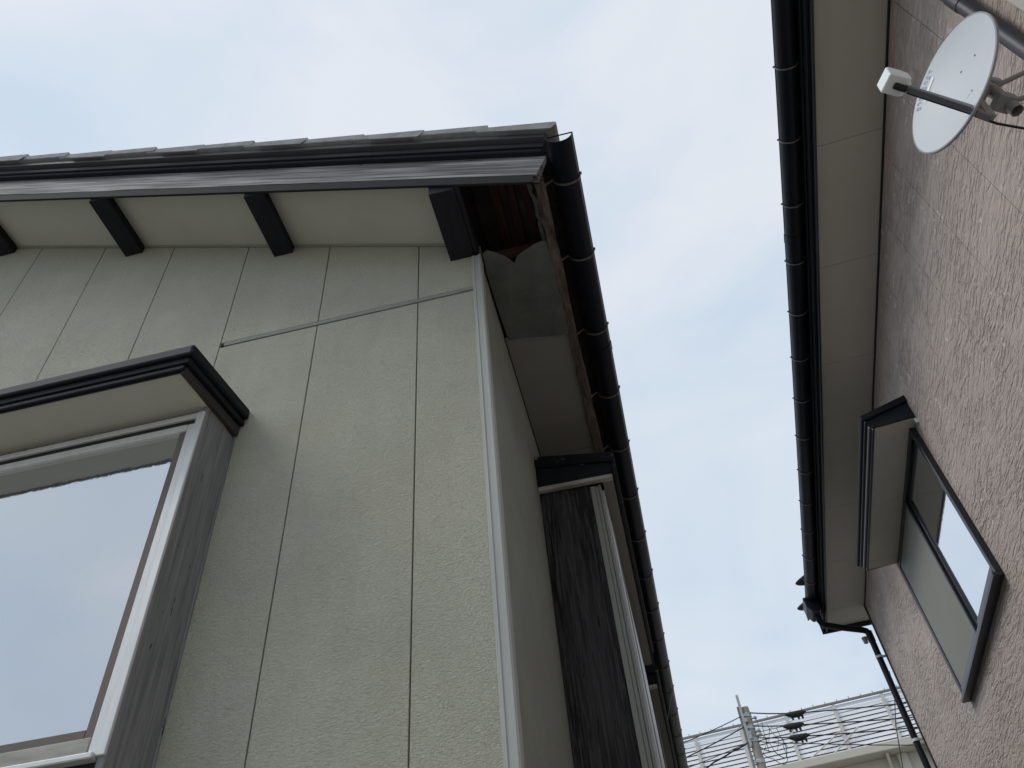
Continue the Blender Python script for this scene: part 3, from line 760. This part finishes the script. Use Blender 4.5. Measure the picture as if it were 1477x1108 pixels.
# faded blue lettering marks and a white sticker bar near the lower edge
def on_dish(s, u, lift): 
    return dp_(s, u, -.042 * (1 - (s / RA) ** 2 - (u / RB) ** 2) + lift)
def arc_patch(r0, r1, a0, a1, m, name, lift=.0012, n=4):
    mb = MB(); r_ = []
    for i in range(n + 1):
        a = R(a0 + (a1 - a0) * i / n); c, d = math.cos(a), math.sin(a); r_.append(len(mb.v))
        for rr, lf in ((r0, lift), (r1, lift), (r1, lift + .0006), (r0, lift + .0006)): mb.v.append(on_dish(RA * rr * c, RB * rr * d, lf))
    for p, q in zip(r_, r_[1:]): mb.f += [(p + k, p + (k + 1) % 4, q + (k + 1) % 4, q + k) for k in range(4)]
    mb.f += [(r_[0], r_[0] + 1, r_[0] + 2, r_[0] + 3), tuple(r_[-1] + k for k in range(4))]
    D(mb, name, m, refl)
# ---- feed arm, head, mount
arm = MB()
ap = [dp_(0, -.150, .205), dp_(0, -.178, .10), dp_(0, -.205, .0), dp_(0, -.232, -.035), dp_(0, -.246, -.06)]
A = [Vector(p) for p in ap]; ring = []
for k, p in enumerate(A):
    t = (A[min(k + 1, len(A) - 1)] - A[max(k - 1, 0)]).normalized(); b_ = DS; a_ = b_.cross(t)
    hw, hh = (.009, .011 + .003 * k)
    ring.append(len(arm.v)); arm.v += [tuple(p + b_ * x + a_ * z) for x, z in ((-hw, -hh), (hw, -hh), (hw, hh), (-hw, hh))]
for p, q in zip(ring, ring[1:]): arm.f += [(p + j, p + (j + 1) % 4, q + (j + 1) % 4, q + j) for j in range(4)]
arm.f += [(ring[0], ring[0] + 3, ring[0] + 2, ring[0] + 1), tuple(ring[-1] + j for j in range(4))]
armo = D(arm, 'feed_arm', 'window_grey', bevel=.002)
D(MB().tube([dp_(.011, -.158, .19), dp_(.012, -.182, .10), dp_(.012, -.212, .0), dp_(.012, -.240, -.05), dp_(.012, -.250, -.085), (1.50, 1.63, 3.80), (1.62, 1.69, 3.93), (1.79, 1.75, 4.02)], .0042, 8), 'cable', 'black_rubber', armo, smooth=True)
# feed head: chamfered white box, hood and black collar
hd = MB()
def hp(s, u, n): return dp_(s, -.120 + u, .215 + n)
hw, hh = .032, .036
pr = [(.050, -hh * .9), (.052, -hh * .6), (.052, hh * .75), (.046, hh), (.0, hh * .95), (-.024, hh * .5), (-.026, -hh * .55), (-.004, -hh)]
i0 = len(hd.v)
hd.v += [hp(-hw, u, n) for n, u in pr] + [hp(hw, u, n) for n, u in pr]; n_ = len(pr)
hd.f += [tuple(range(n_)), tuple(range(2 * n_ - 1, n_ - 1, -1))] + [(k, (k + 1) % n_, n_ + (k + 1) % n_, n_ + k) for k in range(n_)]
head = D(hd, 'feed_head', 'lnb_white', bevel=.005, seg=3)
D(MB().tube([hp(0, -.012, -.018), hp(0, -.014, -.032)], [.020, .017], 16), 'feed_horn', 'lnb_white', head, smooth=True)
D(MB().tube([hp(0, -.030, .020), hp(0, -.040, .004), hp(0, -.044, -.016)], .0115, 12), 'collar', 'black_rubber', head, smooth=True)
# mast pipe with open end, clamp, struts to the wall
mx_, my_ = 1.455, 1.607
mb = MB(); n = 20
for rr_ in (.021, .0185):
    for zz in (3.955, 4.22): mb.v += [(mx_ + rr_ * math.cos(2 * math.pi * j / n), my_ + rr_ * math.sin(2 * math.pi * j / n), zz) for j in range(n)]
for j in range(n):
    k = (j + 1) % n
    mb.f += [(j, k, n + k, n + j), (2 * n + j, 3 * n + j, 3 * n + k, 2 * n + k), (j, 2 * n + j, 2 * n + k, k), (n + j, n + k, 3 * n + k, 3 * n + j)]
D(mb, 'mast', 'mount_grey', smooth=True)
br = MB()
def obox(mb, c, hs, hu, hn):
    s, u, n = c
    mb.poly8([dp_(s + a * hs, u + b * hu, n + d * hn) for d in (-1, 1) for a, b in ((-1, -1), (1, -1), (1, 1), (-1, 1))])
obox(br, (0, .045, -.09), .032, .05, .045)
br_o = D(br, 'mount_bracket', 'mount_grey', bevel=.004)
b2 = MB(); obox(b2, (0, -.06, -.165), .03, .018, .03); b3 = MB(); obox(b3, (0, .08, -.165), .03, .018, .03)
D(b2, 'clamp', 'dish_back', br_o, bevel=.004); D(b3, 'clamp', 'dish_back', br_o, bevel=.004)
b4 = MB(); obox(b4, (0, -.16, -.055), .012, .085, .018); D(b4, 'arm_bracket', 'mount_grey', br_o, bevel=.003)
for zz, yy, z2 in ((4.13, 1.55, 4.16), (4.02, 1.62, 4.03)):
    D(MB().tube([(mx_, my_, zz), (1.800, yy, z2)], .009, 10), 'strut', 'mount_grey', smooth=True)
D(MB().box(1.797, 1.8055, 1.50, 1.68, 3.98, 4.20), 'wall_plate', 'mount_grey', bevel=.002)
# faded printed marks along the rim and a white sticker bar inside them
for k in range(8):
    a0 = 82 - 5.2 * k
    arc_patch(.885, .93, a0, a0 - 1.2, 'print_blue', 'print_mark', n=1)
    arc_patch(.93, .945, a0, a0 - 3.2, 'print_blue', 'print_mark', n=2)
    if k % 3: arc_patch(.895, .93, a0 - 2.4, a0 - 3.2, 'print_blue', 'print_mark', n=1)
    if k % 2: arc_patch(.87, .885, a0, a0 - 3.0, 'print_blue', 'print_mark', n=2)
arc_patch(.785, .825, 77, 50, 'sticker_white', 'sticker_bar', n=8)

# ================================================================== BACKGROUND BUILDING
BD = 40.0; baz = R(8.5)
bo = Vector((BD * math.sin(baz), BD * math.cos(baz), 0))
brot = math.atan2(-.165, .985)
BB = empty('building', bo, brot, 'distant beige building topped by a white slatted roof screen', 'building')
# local axes: x along the facade, -y toward the camera
def T(mb, name, m, parent=None, **k): return mb.build(name, m, parent or BB, **k)
zb, zt = 15.30, 17.62
T(MB().box(-20, 18, .5, 14, 0, 14.93), 'wall', 'wall_beige')
cor = T(MB().box(-20.3, 18.3, -.35, 14.3, 14.94, 15.30), 'cornice', 'wall_beige', bevel=.03)
T(MB().box(-20, 18, .32, .499, 13.55, 13.80), 'string_course', 'wall_beige', bevel=.02)
for k in range(8):
    xk = -14 + 3.6 * k
    T(MB().box(xk - .22, xk + .22, .30, .498, 0, 14.93), 'pilaster', 'wall_beige', bevel=.02)
for xk in (3.4, 5.2, -2.2, -4.5):
    mb = MB().prism([(.499, 14.92), (-.15, 14.92), (-.15, 14.84), (.42, 14.10), (.499, 14.10)], 0, xk - .06, xk + .06)
    T(mb, 'bracket', 'wall_beige', bevel=.01)
T(MB().box(-19.5, 17.5, .75, 13.5, 15.31, 17.35), 'dark_backing', 'dark_backing')  # added dark box so the gaps between slats look shaded
scr = T(MB().box(-20, 18, .02, .12, zt - .10, zt), 'top_rail', 'rail_grey', bevel=.01)
NS = 11; pit = (zt - .12 - zb) / NS
sl = MB().prism([(.0, -.078), (.010, -.080), (.034, .076), (.024, .078)], 0, -20, 18)
s0 = None
for k in range(NS):
    zc = zb + .01 + pit * (k + .5)
    if s0 is None:
        s0 = sl.build('slat', 'slat_white', BB); s0.location = (0, .13, zc)
    else: copy(s0, BB, (0, .13, zc))
pb = MB().box(-.075, .075, .05, .125, zb + .001, zt - .101)
p0 = None
for k in range(-8, 8):
    xk = -.25 + 2.22 * k
    if p0 is None: p0 = pb.build('screen_post', 'post_beige', BB, bevel=.008); p0.location = (xk, 0, 0)
    else: copy(p0, BB, (xk, 0, 0))
nb_ = MB().tube([(0, .07, zt - .001), (0, .07, zt + .10)], .018, 6)
n0_ = None
for k in range(-12, 24):
    xk = .55 * k
    if n0_ is None: n0_ = nb_.build('rail_pin', 'rail_grey', BB); n0_.location = (xk, 0, 0)
    else: copy(n0_, BB, (xk, 0, 0))
for xa, xb in ((.1, 1.9), (1.2, 2.7)):
    T(MB().tube([(xa, .03, zb + .05), (xb, .03, zb + 1.0)], .035, 6), 'brace', 'post_beige')

# ================================================================== UTILITY POLE AND CABLES
PX, PY = 2.56, 25.9
UP = empty('utility_pole', (PX, PY, 0), 0, 'concrete utility pole with galvanised top bracket in front of the slatted building', 'utility pole')
def U(mb, name, m, parent=None, **k): return mb.build(name, m, parent or UP, (PX, PY, 0), **k)
U(MB().tube([(PX, PY, 0), (PX, PY, 12.30), (PX, PY, 12.42)], [.20, .125, .115], 20), 'pole_shaft', 'pole_concrete', smooth=True)
U(MB().box(PX - .185, PX - .105, PY - .15, PY - .135, 11.2, 12.80).box(PX - .185, PX - .173, PY - .135, PY - .05, 11.2, 12.80), 'top_bracket', 'galvanised', bevel=.004)
U(MB().box(PX - .245, PX - .187, PY - .10, PY - .03, 9.2, 12.45), 'riser_channel', 'rail_grey', bevel=.006)
for zz in (12.16, 11.78, 11.38, 10.75):
    U(MB().tube([(PX, PY, zz - .06), (PX, PY, zz + .06)], .140 + .002 * (12.4 - zz) * 3, 16), 'band', 'galvanised')
    U(MB().box(PX - .19, PX - .02, PY - .145, PY - .115, zz - .05, zz + .03), 'band_bolt', 'galvanised', bevel=.01)
for zz in (12.02, 11.62, 11.5):
    mb = MB().tube([(PX + .10, PY - .1, zz), (PX + .18, PY - .12, zz), (PX + .19, PY - .12, zz), (PX + .26, PY - .12, zz)], [.03, .03, .055, .045], 12)
    U(mb, 'insulator', 'galvanised', smooth=True)
    U(MB().box(PX - .12, PX - .03, PY - .19, PY - .12, zz - .11, zz + .02), 'terminal_box', 'galvanised', bevel=.012)
def sagline(a, b, s, n=14):
    a, b = Vector(a), Vector(b)
    return [a.lerp(b, i / n) - Vector((0, 0, s * 4 * (i / n) * (1 - i / n))) for i in range(n + 1)]
def cable(pts, r, label, grp=None):
    o0 = Vector(pts[0])
    o = MB().tube(pts, r, 6).build('power_cable', 'cable_black', None, tuple(o0)); o.location = o0
    tag(o, label, 'cable', grp); return o
def line(pts, s=.02):
    out = []
    for a, b in zip(pts, pts[1:]): out += [tuple(p) for p in sagline(a, b, s, 8)][(1 if out else 0):]
    return out
Yc = 25.8
cable(line([(2.66, Yc, 12.20), (3.95, Yc, 11.97), (7.51, Yc, 11.70), (13, Yc - .6, 11.35)]), .018, 'top black overhead cable running from the pole with a hanging closure')
cable(line([(2.66, Yc, 11.79), (3.74, Yc, 11.63), (7.32, Yc, 11.27), (13, Yc - .6, 10.8)]), .018, 'middle black overhead cable running from the pole with a hanging closure')
cable(line([(2.68, Yc, 11.42), (3.83, Yc, 11.27), (7.19, Yc, 10.98), (13, Yc - .6, 10.5)]), .018, 'third black overhead cable from the pole, carrying the lowest closure')
cable(line([(2.66, Yc, 11.31), (3.77, Yc, 11.08), (7.17, Yc, 10.47), (13, Yc - .6, 9.7)]), .014, 'lowest thin overhead cable crossing the beige building cornice')
cable(line([(2.36, Yc, 12.13), (.43, Yc, 11.63), (-3, Yc, 10.9)]), .014, 'highest cable running from the pole toward the green house')
cable(line([(2.36, Yc, 11.80), (.32, Yc, 11.16), (-3, Yc, 10.3)]), .018, 'second cable running from the pole toward the green house')
cable(line([(2.36, Yc, 11.33), (.25, Yc, 10.86), (-3, Yc, 10.2)]), .012, 'thin third cable running from the pole toward the green house')
cable(line([(2.30, Yc, 11.30), (1.9, Yc, 11.18), (1.22, Yc, 10.93), (.45, Yc, 10.58), (-2, Yc, 9.6)]), .024, 'thick lowest cable running from the pole toward the green house')
cable(line([(2.66, Yc, 11.15), (3.05, Yc, 10.95), (3.30, Yc, 10.72), (3.42, Yc, 11.0), (3.38, Yc, 11.30)], .05), .013, 'slack loop of cable hanging beside the pole')
cable(line([(2.68, Yc, 10.95), (2.95, Yc, 10.75), (3.2, Yc, 10.55), (3.36, Yc, 10.70), (3.34, Yc, 11.08)], .04), .010, 'lower small loop of cable beside the pole')
for k in range(5):
    rng = random.Random(40 + k); x0 = 2.8 + .13 * k
    cable([(x0, Yc - .03, 11.95 - .1 * k), (x0 + rng.uniform(-.12, .12), Yc - .05, 11.6), (x0 + rng.uniform(-.1, .15), Yc - .03, 11.25), (x0 + rng.uniform(-.1, .2), Yc - .03, 10.95)], .008,
          'thin drop wire tangled beside the pole hardware', 'drop wires beside the pole')
def closure(x, z, which):
    t = empty('cable_closure', (x, Yc - .02, z), 0, 'black cable closure hung on the %s overhead cable' % which, 'cable closure', 'cable closures')
    o = MB().tube([(-.30, 0, .01), (-.24, 0, 0), (-.1, 0, -.03), (.1, 0, -.03), (.25, 0, 0), (.34, 0, 0)], [.025, .06, .095, .095, .065, .022], 12).build('closure_body', 'cable_black', t, smooth=True)
    for dx in (-.12, .06, .18):
        MB().tube([(dx, 0, -.06), (dx + .01, 0, -.19)], [.045, .03], 8).build('cable_gland', 'cable_black', t, smooth=True)
closure(3.98, 11.95, 'top'); closure(3.80, 11.61, 'middle'); closure(3.86, 11.26, 'third')
# thin service cable hanging at the far corner of the taupe house
pts = [RW(1.93, 9.0, 5.4), RW(1.90, 9.0, 5.2), RW(1.77, 9.0, 4.85), RW(1.66, 9.0, 4.4), RW(1.6, 9.0, 3.9), RW(1.56, 9.0, 2.5)]
o = MB().tube(pts, .005, 6).build('service_cable', 'cable_black', None, pts[0]); o.location = pts[0]
tag(o, 'thin black service cable hanging beside the far downspout', 'cable')
